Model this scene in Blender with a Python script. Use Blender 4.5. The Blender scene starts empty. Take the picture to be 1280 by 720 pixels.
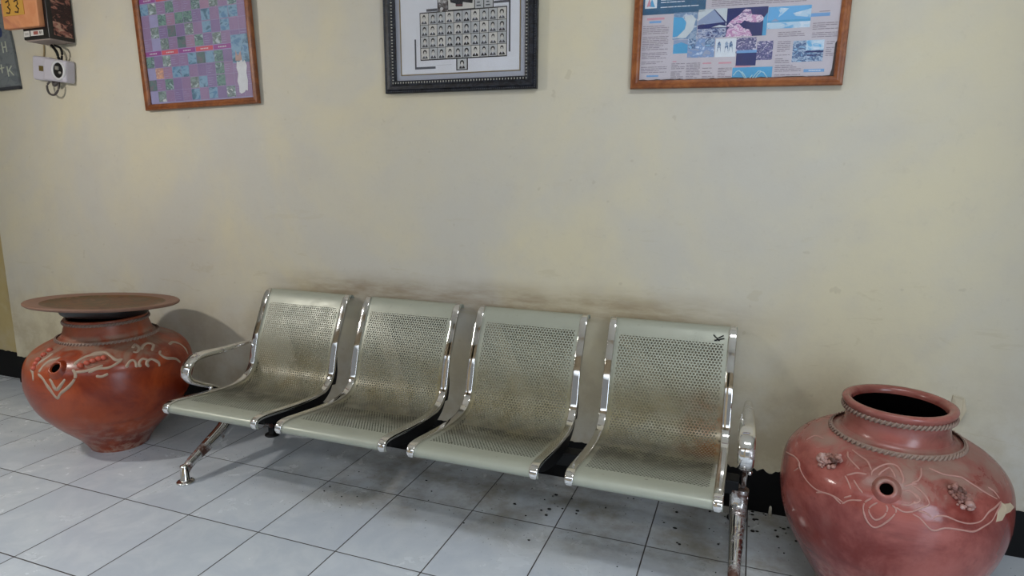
import bpy, math, random
from mathutils import Vector, Matrix
random.seed(7)
scene = bpy.context.scene
col = scene.collection
PI = math.pi
W = 0.436            # face of the back wall
TX, TY = 0.37, 0.4625  # floor tile


def lin(c):
    return tuple(((v / 255 / 12.92) if v <= 10.3 else ((v / 255 + .055) / 1.055) ** 2.4) for v in c)


# ------------------------------------------------------------------ materials
class NB:
    def __init__(s, name):
        s.m = bpy.data.materials.new(name)
        s.m.use_nodes = True
        s.t = s.m.node_tree
        s.b = s.t.nodes['Principled BSDF']

    def put(s, sock, v):
        if v is None:
            return
        if isinstance(v, bpy.types.NodeSocket):
            s.t.links.new(v, sock)
        else:
            if isinstance(v, tuple) and len(v) == 3 and sock.type == 'RGBA':
                v = (*v, 1)
            sock.default_value = v

    def n(s, typ, out=0, props=None, **ins):
        nd = s.t.nodes.new(typ)
        for k, v in (props or {}).items():
            setattr(nd, k, v)
        for k, v in ins.items():
            key = int(k[1:]) if k[0] == 'i' and k[1:].isdigit() else k.replace('_', ' ')
            s.put(nd.inputs[key], v)
        return nd.outputs[out]

    def pos(s):
        return s.n('ShaderNodeNewGeometry')

    def obj(s):
        return s.n('ShaderNodeTexCoord', 3)

    def gen(s):
        return s.n('ShaderNodeTexCoord', 0)

    def scale(s, v, sc):
        return s.n('ShaderNodeMapping', Vector=v, Scale=sc)

    def sep(s, v):
        nd = s.t.nodes.new('ShaderNodeSeparateXYZ')
        s.put(nd.inputs[0], v)
        return nd.outputs[0], nd.outputs[1], nd.outputs[2]

    def comb(s, x, y, z=0.0):
        return s.n('ShaderNodeCombineXYZ', i0=x, i1=y, i2=z)

    def noise(s, v, sc, det=4.0, rough=.55, dist=0.0):
        return s.n('ShaderNodeTexNoise', Vector=v, Scale=sc, Detail=det, Roughness=rough, Distortion=dist)

    def voro(s, v, sc):
        return s.n('ShaderNodeTexVoronoi', Vector=v, Scale=sc)

    def ma(s, op, a, b=0.0, c=None, clamp=False):
        nd = s.t.nodes.new('ShaderNodeMath')
        nd.operation = op
        nd.use_clamp = clamp
        s.put(nd.inputs[0], a)
        s.put(nd.inputs[1], b)
        if c is not None:
            s.put(nd.inputs[2], c)
        return nd.outputs[0]

    def mr(s, v, a, b, c=0.0, d=1.0, smooth=True):
        return s.n('ShaderNodeMapRange', props={'interpolation_type': 'SMOOTHSTEP' if smooth else 'LINEAR'}, i0=v, i1=a, i2=b, i3=c, i4=d)

    def mix(s, f, a, b):
        nd = s.t.nodes.new('ShaderNodeMix')
        nd.data_type = 'RGBA'
        s.put(nd.inputs[0], f)
        s.put(nd.inputs[6], a)
        s.put(nd.inputs[7], b)
        return nd.outputs[2]

    def bump(s, h, st=.2, dist=.01):
        s.put(s.b.inputs['Normal'], s.n('ShaderNodeBump', Strength=st, Distance=dist, Height=h))

    def set(s, **k):
        names = dict(base='Base Color', rough='Roughness', metal='Metallic', spec='Specular IOR Level', alpha='Alpha',
                     coat='Coat Weight', coatr='Coat Roughness', trans='Transmission Weight', sheen='Sheen Weight')
        for a, v in k.items():
            s.put(s.b.inputs[names[a]], v)
        return s


def plain(name, rgb, rough=.6, metal=0.0, spec=.5, var=.12, sc=30.0):
    """a plain colour with a little procedural unevenness"""
    b = NB(name)
    c = lin(rgb)
    f = b.noise(b.obj(), sc, 3.0)
    b.set(base=b.mix(f, tuple(x * (1 - var) for x in c), tuple(min(1, x * (1 + var)) for x in c)), rough=rough, metal=metal, spec=spec)
    return b.m


def wall_material(name, a, c, stain=True):
    b = NB(name)
    p = b.pos()
    x, y, z = b.sep(p)
    big = b.noise(p, 1.1, 5.0, .6, .4)
    mid = b.noise(p, 4.5, 6.0, .65)
    fine = b.noise(p, 38.0, 4.0, .6)
    k = b.mr(big, .34, .66)
    base = b.mix(k, lin(a), lin(c))
    base = b.mix(b.mr(mid, .45, .75, 0, .35), base, lin((184, 178, 168)))
    base = b.mix(b.mr(mid, .25, .42, .3, 0.0), base, lin((208, 202, 180)))
    base = b.mix(b.mr(fine, .58, .8, 0, .12), base, lin((150, 142, 122)))
    spots = b.noise(p, 17.0, 2.0, .5)
    base = b.mix(b.mr(spots, .735, .775, 0, .22), base, lin((150, 138, 116)))
    if stain:
        # grime rubbed on the plaster by the chair backs
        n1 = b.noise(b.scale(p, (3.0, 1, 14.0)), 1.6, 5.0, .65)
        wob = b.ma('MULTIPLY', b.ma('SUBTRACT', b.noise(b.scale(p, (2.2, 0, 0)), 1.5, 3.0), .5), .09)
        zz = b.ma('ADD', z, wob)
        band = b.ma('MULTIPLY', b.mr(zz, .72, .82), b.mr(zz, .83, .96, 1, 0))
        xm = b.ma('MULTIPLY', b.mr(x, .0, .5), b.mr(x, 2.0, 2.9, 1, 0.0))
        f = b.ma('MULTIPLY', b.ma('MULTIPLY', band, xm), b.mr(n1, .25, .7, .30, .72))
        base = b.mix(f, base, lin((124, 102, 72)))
        low = b.ma('MULTIPLY', b.mr(z, .22, .9, .55, 0), b.mr(mid, .38, .62))
        base = b.mix(low, base, lin((166, 150, 118)))
        thin = b.ma('MULTIPLY', b.mr(b.noise(b.scale(p, (2.0, 1, 9.0)), 1.4, 6.0, .7, 1.0), .60, .66), b.mr(z, .8, 1.5, .45, .1))
        base = b.mix(b.ma('MULTIPLY', thin, .5), base, lin((170, 156, 122)))
        grey = b.ma('MULTIPLY', b.mr(x, 3.1, 3.9), b.mr(big, .3, .6, .2, .75))
        base = b.mix(grey, base, lin((158, 154, 148)))
    b.set(base=base, rough=.62, spec=.3)
    b.bump(b.ma('ADD', b.ma('MULTIPLY', mid, .7), b.ma('MULTIPLY', fine, .25)), .22, .012)
    return b.m


def floor_material():
    b = NB('glazed floor tiles')
    p = b.pos()
    x, y, z = b.sep(p)
    tx = b.ma('DIVIDE', x, TX)
    ty = b.ma('DIVIDE', y, TY)
    def dist(t, s):
        f = b.ma('FRACT', b.ma('ADD', t, .5))
        return b.ma('MULTIPLY', b.ma('ABSOLUTE', b.ma('SUBTRACT', f, .5)), s)
    d = b.ma('MINIMUM', dist(tx, TX), dist(ty, TY))
    g = b.mr(d, .0016, .0034, 1, 0)
    cell = b.comb(b.ma('FLOOR', tx), b.ma('FLOOR', ty))
    rnd = b.n('ShaderNodeTexWhiteNoise', 0, Vector=cell)
    shift = b.n('ShaderNodeVectorMath', props={'operation': 'ADD'}, i0=p, i1=b.n('ShaderNodeVectorMath', props={'operation': 'SCALE'}, i0=b.n('ShaderNodeTexWhiteNoise', 1, Vector=cell), Scale=9.0))
    m1 = b.noise(shift, 5.0, 6.0, .62, .6)
    m2 = b.noise(shift, 16.0, 5.0, .6)
    base = b.mix(b.mr(m1, .36, .64), lin(C_TILE1), lin(C_TILE2))
    base = b.mix(b.mr(m2, .45, .85, 0, .3), base, lin(C_TILE3))
    base = b.mix(b.ma('MULTIPLY', rnd, .12), base, lin((140, 146, 146)))
    # dust and dark crumbs under the chairs; the dust tint also paints their brownish shade
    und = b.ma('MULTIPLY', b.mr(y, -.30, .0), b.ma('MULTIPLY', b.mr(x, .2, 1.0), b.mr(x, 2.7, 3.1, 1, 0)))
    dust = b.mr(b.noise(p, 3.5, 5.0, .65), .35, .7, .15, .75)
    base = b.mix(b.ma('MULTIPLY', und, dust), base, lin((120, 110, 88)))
    sp = b.mr(b.noise(p, 42.0, 2.0, .5), .752, .78)
    sp2 = b.mr(b.noise(p, 95.0, 2.0, .5), .70, .74)
    sp = b.ma('MULTIPLY', b.ma('MAXIMUM', sp, sp2), b.mr(y, -.45, -.15, .03, .95))
    base = b.mix(sp, base, lin((38, 32, 26)))
    base = b.mix(g, base, lin((58, 52, 50)))
    b.set(base=base, rough=b.ma('ADD', b.mr(m1, .3, .7, .20, .28), b.ma('MULTIPLY', g, .4)), spec=.5)
    b.bump(b.ma('SUBTRACT', 1.0, g), .35, .002)
    return b.m


def seat_material():
    b = NB('perforated painted steel')
    uv = b.n('ShaderNodeUVMap')
    u, v, _ = b.sep(uv)
    P = .0130
    def cell(off):
        fu = b.ma('SUBTRACT', b.ma('FRACT', b.ma('ADD', b.ma('DIVIDE', u, P), off)), .5)
        fv = b.ma('SUBTRACT', b.ma('FRACT', b.ma('ADD', b.ma('DIVIDE', v, P * 1.732), off)), .5)
        a = b.ma('MULTIPLY', fu, P)
        c = b.ma('MULTIPLY', fv, P * 1.732)
        return b.ma('SQRT', b.ma('ADD', b.ma('MULTIPLY', a, a), b.ma('MULTIPLY', c, c)))
    d = b.ma('MINIMUM', cell(0.0), cell(.5))
    hole = b.ma('LESS_THAN', d, .0044)
    reg = b.ma('MULTIPLY', b.ma('MULTIPLY', b.ma('GREATER_THAN', u, PERF[0]), b.ma('LESS_THAN', u, PERF[1])),
               b.ma('MULTIPLY', b.ma('GREATER_THAN', v, PERF[2]), b.ma('LESS_THAN', v, PERF[3])))
    hole = b.ma('MULTIPLY', hole, reg)
    p = b.pos()
    n1 = b.noise(p, 5.0, 5.0, .62, .4)
    n2 = b.noise(p, 14.0, 5.0, .6)
    n3 = b.noise(p, 55.0, 3.0, .6)
    base = b.mix(n1, lin(C_SEAT1), lin(C_SEAT2))
    # yellow-brown grime in the hollow between seat and back
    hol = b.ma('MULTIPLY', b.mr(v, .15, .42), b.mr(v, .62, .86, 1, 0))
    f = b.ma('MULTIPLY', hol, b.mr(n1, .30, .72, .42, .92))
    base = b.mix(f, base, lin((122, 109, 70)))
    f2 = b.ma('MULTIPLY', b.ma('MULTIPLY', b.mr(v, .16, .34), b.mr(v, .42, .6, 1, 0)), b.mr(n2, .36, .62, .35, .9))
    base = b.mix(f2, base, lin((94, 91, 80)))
    # rust runs, strongest on the last seat's right side
    px, py, pz = b.sep(p)
    rx = b.ma('MULTIPLY', b.mr(px, 2.25, 2.42), b.ma('MULTIPLY', b.mr(v, .36, .5), b.mr(v, .64, .78, 1, 0)))
    base = b.mix(b.ma('MULTIPLY', rx, b.mr(n2, .35, .6, .25, .95)), base, lin((120, 78, 34)))
    sp = b.ma('MULTIPLY', b.mr(n3, .655, .70), b.ma('MULTIPLY', b.mr(v, .45, .8, 1, .12), b.mr(v, .06, .13)))
    base = b.mix(sp, base, lin((60, 50, 34)))
    b.set(base=base, rough=b.mr(n2, .3, .7, .30, .44), metal=.12, spec=.45, alpha=b.ma('SUBTRACT', 1.0, hole))
    return b.m


def chrome_material(name, rust, zlo=None):
    b = NB(name)
    p = b.pos()
    n1 = b.noise(p, 9.0, 5.0, .65, .5)
    n2 = b.noise(p, 60.0, 3.0, .6)
    r = b.mr(b.ma('ADD', n1, b.ma('MULTIPLY', b.ma('SUBTRACT', n2, .5), .18)), .66 - rust * .3, .80 - rust * .3)
    base = b.mix(r, lin((226, 224, 222)), lin((84, 56, 46)))
    b.set(base=base, metal=b.ma('SUBTRACT', 1.0, b.ma('MULTIPLY', r, .75)), rough=b.mr(r, 0, 1, 0.06, .40, False), spec=.5)
    b.bump(b.noise(p, 25.0, 2.0), .03, .004)
    return b.m


def clay_material(name, red, red2, dust, zs, zt, rough):
    """terracotta; grey dust lies on the shoulder above height zs"""
    b = NB(name)
    p = b.obj()
    x, y, z = b.sep(p)
    n1 = b.noise(p, 3.4, 6.0, .66, .6)
    n2 = b.noise(p, 22.0, 5.0, .6)
    streak = b.noise(b.scale(p, (3, 3, 26)), 1.0, 4.0, .6)
    base = b.mix(b.mr(n1, .33, .68), lin(red), lin(red2))
    base = b.mix(b.mr(streak, .52, .75, 0, .35), base, lin(tuple(int(c * .72) for c in red)))
    base = b.mix(b.mr(n2, .62, .78, 0, .4), base, lin(tuple(int(c * .6) for c in red)))
    dn = b.noise(p, 8.0, 4.0, .6, .8)
    d = b.ma('MULTIPLY', b.mr(b.ma('ADD', z, b.ma('MULTIPLY', b.ma('SUBTRACT', dn, .5), .22)), zs, zs + .07), b.mr(z, zt, zt + .02, 1, .25))
    base = b.mix(b.ma('MULTIPLY', d, b.mr(dn, .34, .62, .12, .78)), base, lin(dust))
    chalk = b.ma('MULTIPLY', b.mr(z, .02, .28, .6, 0), b.mr(n2, .45, .65))
    base = b.mix(chalk, base, lin((178, 150, 132)))
    b.set(base=base, rough=b.ma('ADD', rough, b.ma('MULTIPLY', d, .25)), spec=.45)
    b.bump(b.ma('ADD', n2, b.ma('MULTIPLY', streak, .4)), .12, .006)
    return b.m


def wood_material(name, a, c):
    b = NB(name)
    p = b.obj()
    n1 = b.noise(b.scale(p, (5, 5, 5)), 3.0, 5.0, .6, 1.5)
    n2 = b.noise(b.scale(p, (40, 40, 40)), 2.0, 3.0)
    b.set(base=b.mix(b.mr(n1, .3, .7), b.mix(n2, lin(a), lin(tuple(int(v * .8) for v in a))), lin(c)), rough=.32, spec=.5)
    b.bump(n1, .06, .003)
    return b.m


def photo_material(name, cols, sc=30.0, rough=.5):
    """blotchy printed picture in the given colours"""
    b = NB(name)
    p = b.obj()
    n = b.noise(b.scale(p, (1.0, 1.0, 1.6)), sc, 4.0, .6, .6)
    c = lin(cols[0])
    out = c
    for i, k in enumerate(cols[1:]):
        t = .36 + .28 * (i + .5) / (len(cols) - 1)
        out = b.mix(b.mr(n, t - .04, t + .04), out, lin(k))
    b.set(base=out, rough=rough, spec=.4)
    return b.m


def glass_material():
    b = NB('picture glass')
    t = b.t
    tr = t.nodes.new('ShaderNodeBsdfTransparent')
    gl = t.nodes.new('ShaderNodeBsdfGlossy')
    gl.inputs['Roughness'].default_value = .06
    gn = t.nodes.new('ShaderNodeNewGeometry')
    dt = b.n('ShaderNodeVectorMath', 1, props={'operation': 'DOT_PRODUCT'}, i0=gn.outputs['Normal'], i1=gn.outputs['Incoming'])
    fr = b.ma('ADD', b.ma('MULTIPLY', b.ma('POWER', b.ma('SUBTRACT', 1.0, b.ma('ABSOLUTE', dt)), 5.0), .96), .03)
    mx = t.nodes.new('ShaderNodeMixShader')
    dust = b.mr(b.noise(b.obj(), 12.0, 4.0), .3, .7, .0, .02)
    t.links.new(b.ma('ADD', fr, dust), mx.inputs[0])
    t.links.new(tr.outputs[0], mx.inputs[1])
    t.links.new(gl.outputs[0], mx.inputs[2])
    t.links.new(mx.outputs[0], t.nodes['Material Output'].inputs[0])
    return b.m


# ------------------------------------------------------------------ mesh helpers
class MB:
    """collects shapes for ONE mesh object"""
    def __init__(s):
        s.v, s.f, s.mi, s.uv, s.sm = [], [], [], [], []

    def add(s, vs, fs, mi=0, uv=None, smooth=False):
        o = len(s.v)
        s.v += [tuple(p) for p in vs]
        for k, f in enumerate(fs):
            s.f.append([i + o for i in f])
            s.mi.append(mi)
            s.sm.append(smooth)
            s.uv.append([uv[i] for i in f] if uv else None)

    def box(s, a, c, mi=0):
        (x0, y0, z0), (x1, y1, z1) = a, c
        vs = [(x0, y0, z0), (x1, y0, z0), (x1, y1, z0), (x0, y1, z0), (x0, y0, z1), (x1, y0, z1), (x1, y1, z1), (x0, y1, z1)]
        s.add(vs, [(0, 3, 2, 1), (4, 5, 6, 7), (0, 1, 5, 4), (1, 2, 6, 5), (2, 3, 7, 6), (3, 0, 4, 7)], mi)

    def quad(s, x0, z0, x1, z1, y, mi=0, sk=0.0):
        """flat patch facing -y"""
        s.add([(x0, y, z0), (x1, y, z0 + sk), (x1, y, z1 + sk), (x0, y, z1)], [(0, 1, 2, 3)], mi)

    def poly(s, pts, y, mi=0):
        s.add([(x, y, z) for x, z in pts], [tuple(range(len(pts)))], mi)

    def rings(s, R, closed=False, cap=True, mi=0, smooth=True):
        n = len(R[0])
        vs = [p for r in R for p in r]
        fs = []
        m = len(R)
        for i in range(m if closed else m - 1):
            j = (i + 1) % m
            for k in range(n):
                l = (k + 1) % n
                fs.append((i * n + k, i * n + l, j * n + l, j * n + k))
        s.add(vs, fs, mi, smooth=smooth)
        if cap and not closed:
            s.add(R[0], [tuple(reversed(range(n)))], mi, smooth=False)
            s.add(R[-1], [tuple(range(n))], mi, smooth=False)

    def lathe(s, prof, seg=96, c=(0, 0, 0), mi=0, smooth=True):
        R = [[(c[0] + r * math.cos(2 * PI * k / seg), c[1] + r * math.sin(2 * PI * k / seg), c[2] + z) for k in range(seg)] for z, r in prof]
        s.rings(R, cap=False, mi=mi, smooth=smooth)

    def tube(s, pts, rad, seg=8, mi=0, closed=False):
        P = [Vector(p) for p in pts]
        R = []
        up = Vector((0.0123, .0345, 1)).normalized()
        for i, p in enumerate(P):
            a = P[i - 1] if (i or closed) else p
            c = P[(i + 1) % len(P)] if (i < len(P) - 1 or closed) else p
            t = (c - a)
            if t.length < 1e-9:
                t = Vector((0, 0, 1))
            t.normalize()
            q = up if abs(t.dot(up)) < .95 else Vector((1, 0, 0))
            n = t.cross(q).normalized()
            bn = t.cross(n)
            r = rad[i] if isinstance(rad, (list, tuple)) else rad
            R.append([p + n * (r * math.cos(2 * PI * k / seg)) + bn * (r * math.sin(2 * PI * k / seg)) for k in range(seg)])
        s.rings(R, closed=closed, mi=mi)

    def ball(s, c, r, seg=10, mi=0):
        rx, ry, rz = r if isinstance(r, tuple) else (r, r, r)
        R = []
        h = seg // 2
        for i in range(h + 1):
            a = -PI / 2 + PI * (i + .02) / (h + .04)
            R.append([(c[0] + rx * math.cos(a) * math.cos(2 * PI * k / seg), c[1] + ry * math.cos(a) * math.sin(2 * PI * k / seg), c[2] + rz * math.sin(a)) for k in range(seg)])
        s.rings(R, mi=mi)

    def build(s, name, mats, parent=None, loc=(0, 0, 0)):
        me = bpy.data.meshes.new(name)
        me.from_pydata(s.v, [], s.f)
        mats = mats if isinstance(mats, (list, tuple)) else [mats]
        for m in mats:
            me.materials.append(m)
        me.polygons.foreach_set('material_index', s.mi)
        me.polygons.foreach_set('use_smooth', s.sm)
        if any(s.uv):
            lay = me.uv_layers.new(name='UVMap')
            i = 0
            for f in s.uv:
                for q in f:
                    lay.data[i].uv = q
                    i += 1
        me.update()
        o = bpy.data.objects.new(name, me)
        col.objects.link(o)
        o.location = loc
        if parent:
            o.parent = parent
        return o


def bevel(o, w, seg=2):
    m = o.modifiers.new('Bevel', 'BEVEL')
    m.width, m.segments, m.limit_method = w, seg, 'ANGLE'
    return o


def tag(o, label, cat, group=None, kind=None):
    o['label'], o['category'] = label, cat
    if group:
        o['group'] = group
    if kind:
        o['kind'] = kind
    return o


def thing(name, loc, label, cat, group=None, rot=(0, 0, 0)):
    o = bpy.data.objects.new(name, None)
    o.empty_display_size = .1
    col.objects.link(o)
    o.location, o.rotation_euler = loc, rot
    return tag(o, label, cat, group)


def struct(o):
    o['kind'] = 'structure'
    return o


def catmull(pts, n):
    """n samples along a centripetal-ish spline through pts (any dimension)"""
    P = [Vector(p) for p in pts]
    out = []
    L = [0]
    for a, c in zip(P, P[1:]):
        L.append(L[-1] + (c - a).length)
    m = []
    for i in range(len(P)):
        a, c = max(0, i - 1), min(len(P) - 1, i + 1)
        m.append((P[c] - P[a]) / (L[c] - L[a]))
    for k in range(n):
        s = L[-1] * k / (n - 1)
        i = max(j for j in range(len(P) - 1) if L[j] <= s + 1e-9)
        h = L[i + 1] - L[i]
        t = (s - L[i]) / h
        out.append((2 * t**3 - 3 * t**2 + 1) * P[i] + (t**3 - 2 * t**2 + t) * h * m[i] + (-2 * t**3 + 3 * t**2) * P[i + 1] + (t**3 - t**2) * h * m[i + 1])
    return out


def sweep_yz(mb, path, hx, ht, x=0.0, seg=14, power=2.6, mi=0, n0=0.0):
    """bar of rounded section running along a path in the y-z plane; hx, ht = half sizes across and through"""
    m = len(path)
    R = []
    for i, p in enumerate(path):
        a, c = path[max(0, i - 1)], path[min(m - 1, i + 1)]
        ty, tz = c[0] - a[0], c[1] - a[1]
        l = math.hypot(ty, tz)
        ny, nz = -tz / l, ty / l
        A = hx[i] if isinstance(hx, list) else hx
        B = ht[i] if isinstance(ht, list) else ht
        ring = []
        for k in range(seg):
            t = 2 * PI * k / seg
            cx, sx = math.cos(t), math.sin(t)
            ex = math.copysign(abs(cx) ** (2 / power), cx) * A
            en = math.copysign(abs(sx) ** (2 / power), sx) * B + n0
            ring.append((x + ex, p[0] + ny * en, p[1] + nz * en))
        R.append(ring)
    mb.rings(R, mi=mi)


def taper(n, v, e=3, lo=.35):
    """constant value with rounded-off ends"""
    out = []
    for i in range(n):
        d = min(i, n - 1 - i)
        k = 1.0 if d >= e else math.sqrt(max(0, 1 - (1 - (d + .3) / (e + .3)) ** 2))
        out.append(v * max(lo, k))
    return out
RR= [[(-108.8, 0.502), (-111.6, 0.484), (-111.7, 0.46), (-108.9, 0.429), (-105.8, 0.42), (-101.5, 0.443), (-98.0, 0.473), (-97.6, 0.488), (-99.5, 0.496)], [(-106.0, 0.494), (-108.7, 0.478), (-109.3, 0.465), (-107.5, 0.448), (-105.6, 0.444), (-102.4, 0.462), (-101.3, 0.483), (-102.1, 0.493)], [(-111.6, 0.551), (-111.9, 0.56), (-108.5, 0.574), (-102.4, 0.582), (-97.2, 0.578), (-94.7, 0.561), (-95.1, 0.55)], [(-108.2, 0.555), (-106.3, 0.566), (-102.9, 0.575), (-100.2, 0.567), (-99.0, 0.559)], [(-94.4, 0.545), (-90.2, 0.552), (-87.4, 0.554)], [(-95.1, 0.536), (-90.6, 0.536), (-87.6, 0.521)], [(-97.7, 0.492), (-94.1, 0.485), (-90.1, 0.49)], [(-95.5, 0.503), (-91.9, 0.505), (-88.9, 0.515)], [(-124.0, 0.535), (-119.8, 0.547), (-114.2, 0.551)], [(-124.8, 0.532), (-121.8, 0.52), (-119.4, 0.506)], [(-119.7, 0.53), (-116.7, 0.518), (-113.4, 0.506)], [(-132.8, 0.58), (-129.5, 0.572), (-122.6, 0.562), (-118.9, 0.556)], [(-131.5, 0.586), (-123.3, 0.581), (-116.2, 0.575), (-112.5, 0.562)], [(-137.0, 0.454), (-132.3, 0.466), (-127.7, 0.468), (-124.2, 0.46), (-122.6, 0.455)], [(-122.0, 0.457), (-118.8, 0.475), (-113.0, 0.487)], [(-121.8, 0.476), (-118.3, 0.49)], [(-90.3, 0.55), (-87.1, 0.544), (-83.7, 0.529), (-82.8, 0.513), (-87.2, 0.501), (-90.7, 0.489)], [(-90.6, 0.535), (-88.1, 0.529), (-86.9, 0.518), (-90.7, 0.508)], [(-87.8, 0.494), (-84.2, 0.49), (-81.9, 0.481)], [(-90.6, 0.484), (-87.1, 0.475), (-81.5, 0.446), (-75.6, 0.455), (-68.0, 0.451), (-61.7, 0.445), (-55.7, 0.456), (-50.5, 0.467), (-46.0, 0.488), (-40.0, 0.508)], [(-81.8, 0.475), (-79.5, 0.486), (-75.2, 0.487), (-70.1, 0.476), (-64.1, 0.468), (-57.4, 0.472), (-51.7, 0.493), (-44.5, 0.503), (-40.0, 0.508)], [(-76.9, 0.584), (-69.1, 0.575), (-58.3, 0.569), (-54.2, 0.556), (-48.2, 0.534), (-41.7, 0.513)], [(-82.6, 0.583), (-84.5, 0.57), (-86.8, 0.56), (-90.2, 0.554)], [(-44.2, 0.544), (-41.5, 0.532), (-40.4, 0.513)], [(-155.7, 0.501), (-146.9, 0.476), (-137.5, 0.463), (-126.4, 0.469), (-120.8, 0.46)], [(-175.9, 0.489), (-161.0, 0.507), (-153.4, 0.497), (-157.8, 0.465)], [(-167.9, 0.555), (-167.8, 0.572), (-158.9, 0.579)]]
LL= [[(-100.6, 0.511), (-96.0, 0.489), (-94.2, 0.456)], [(-90.6, 0.493), (-85.0, 0.475), (-79.8, 0.437), (-74.8, 0.392), (-73.6, 0.386), (-70.8, 0.41), (-66.2, 0.434), (-61.0, 0.473), (-60.4, 0.5), (-63.5, 0.52)], [(-90.0, 0.573), (-90.7, 0.56), (-93.4, 0.542), (-97.0, 0.517)], [(-89.7, 0.499), (-88.0, 0.53), (-84.4, 0.55), (-79.5, 0.556), (-78.1, 0.564)], [(-62.9, 0.528), (-61.4, 0.546), (-55.5, 0.563), (-48.1, 0.568), (-41.8, 0.569)], [(-61.0, 0.507), (-54.9, 0.508), (-48.6, 0.515), (-41.8, 0.526)], [(-79.7, 0.477), (-77.6, 0.467), (-73.6, 0.428), (-69.4, 0.457), (-66.8, 0.479)], [(-54.1, 0.563), (-49.0, 0.573), (-41.0, 0.572), (-36.4, 0.555), (-32.6, 0.538), (-28.2, 0.539)], [(-52.1, 0.502), (-45.9, 0.513), (-38.8, 0.513), (-32.1, 0.528), (-29.2, 0.538)], [(3.1, 0.539), (-0.1, 0.526), (3.3, 0.502), (11.9, 0.48), (16.5, 0.451)], [(-27.9, 0.502), (-24.7, 0.523), (-21.9, 0.527), (-20.7, 0.515), (-20.8, 0.493)], [(-18.4, 0.49), (-18.2, 0.512), (-14.8, 0.524), (-10.8, 0.513)], [(-12.5, 0.48), (-13.2, 0.505), (-8.7, 0.515), (-4.3, 0.491), (-4.7, 0.47)], [(-47.5, 0.483), (-43.8, 0.477), (-39.2, 0.487)], [(-18.1, 0.573), (-12.5, 0.582), (-12.3, 0.568), (-16.6, 0.555), (-19.5, 0.56)], [(-12.0, 0.558), (-7.5, 0.573), (-0.9, 0.577), (2.2, 0.568), (-5.0, 0.547)], [(15.4, 0.55), (23.8, 0.55), (28.7, 0.529), (30.4, 0.498), (30.3, 0.464)]]
PATCH= [[(-41.1, 0.509), (-38.6, 0.5), (-31.1, 0.492), (-25.5, 0.47), (-33.1, 0.469), (-39.4, 0.472), (-43.2, 0.458), (-48.1, 0.46), (-46.0, 0.488)]]
SKY, SKY_S, LAMP, FILL, EXPO = (.80, .90, 1.0), 6.0, 32.0, 29.0, -0.3
# ------------------------------------------------------------------ colours that get tuned
C_WALL1, C_WALL2 = (191, 187, 177), (203, 194, 168)
C_TILE1, C_TILE2, C_TILE3 = (186, 192, 201), (197, 202, 208), (173, 181, 192)
C_SEAT1, C_SEAT2 = (152, 155, 142), (166, 168, 154)
SEAT_W = .527
PROFILE = [(-.302, .362), (-.313, .374), (-.311, .391), (-.294, .402), (-.25, .402), (-.20, .396), (-.10, .383), (.0, .373), (.09, .370),
           (.15, .378), (.195, .402), (.226, .445), (.243, .50), (.262, .567), (.292, .633), (.325, .697), (.352, .752), (.376, .792),
           (.394, .808), (.410, .811), (.421, .804), (.425, .79)]
path = [(v[0], v[1]) for v in catmull([(a, b, 0) for a, b in PROFILE], 90)]
arc = [0.0]
for a, b in zip(path, path[1:]):
    arc.append(arc[-1] + math.hypot(b[0] - a[0], b[1] - a[1]))
v_front = next(arc[i] for i in range(90) if path[i][0] > -.222 and arc[i] > .05)
v_back = next(arc[i] for i in range(90) if path[i][1] > .742)
PERF = (.05, SEAT_W - .05, v_front, v_back)

m_wall = wall_material('aged cream plaster', C_WALL1, C_WALL2)
m_recess = wall_material('yellowed plaster', (168, 150, 104), (182, 164, 116), False)
m_ceil = plain('white ceiling paint', (222, 220, 212), .8)
m_floor = floor_material()
m_black = plain('black paint', (9, 9, 11), .6, spec=.2)
m_seat = seat_material()
m_chrome = chrome_material('polished chrome', .0)
m_rusty = chrome_material('pitted rusty chrome', .72)
m_arm = chrome_material('worn chrome', .30)
m_iron = plain('black painted iron', (10, 10, 12), .5, spec=.25)
m_foot = chrome_material('dull steel foot', .12)
m_clay_r = clay_material('dusty pink terracotta', (108, 40, 34), (158, 90, 82), (140, 116, 104), .52, .60, .17)
m_clay_l = clay_material('orange red terracotta', (112, 36, 17), (160, 70, 32), (134, 114, 98), .51, .62, .28)
m_relief_r = plain('pale raised clay', (166, 122, 112), .5)
m_relief_l = plain('grey raised clay', (158, 138, 120), .65)
m_bump_l = plain('rubbed red clay', (176, 82, 62), .5)
m_rope = plain('dusty clay cord', (138, 116, 104), .7)
m_inner_shade = plain('painted shade inside the jar', (5, 4, 4), 1.0, spec=.0)  # near-black colour stands in for the shade inside mouth and spout
m_lump = photo_material('crusted clay', [(84, 54, 46), (138, 96, 86), (158, 118, 108), (178, 148, 142)], 14, .5)  # mottled clay; its dark and pale blotches paint crevices and highlights
m_patch = plain('dried mortar', (176, 158, 134), .9)
m_dish = photo_material('rusty brown glaze', [(84, 56, 34), (104, 70, 42), (86, 68, 42), (112, 80, 58)], 9.0, .55)
m_dishrim = plain('worn clay rim', (124, 92, 76), .6)
m_pitch = plain('black pitch', (14, 14, 17), .28)
m_glass = glass_material()

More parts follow.
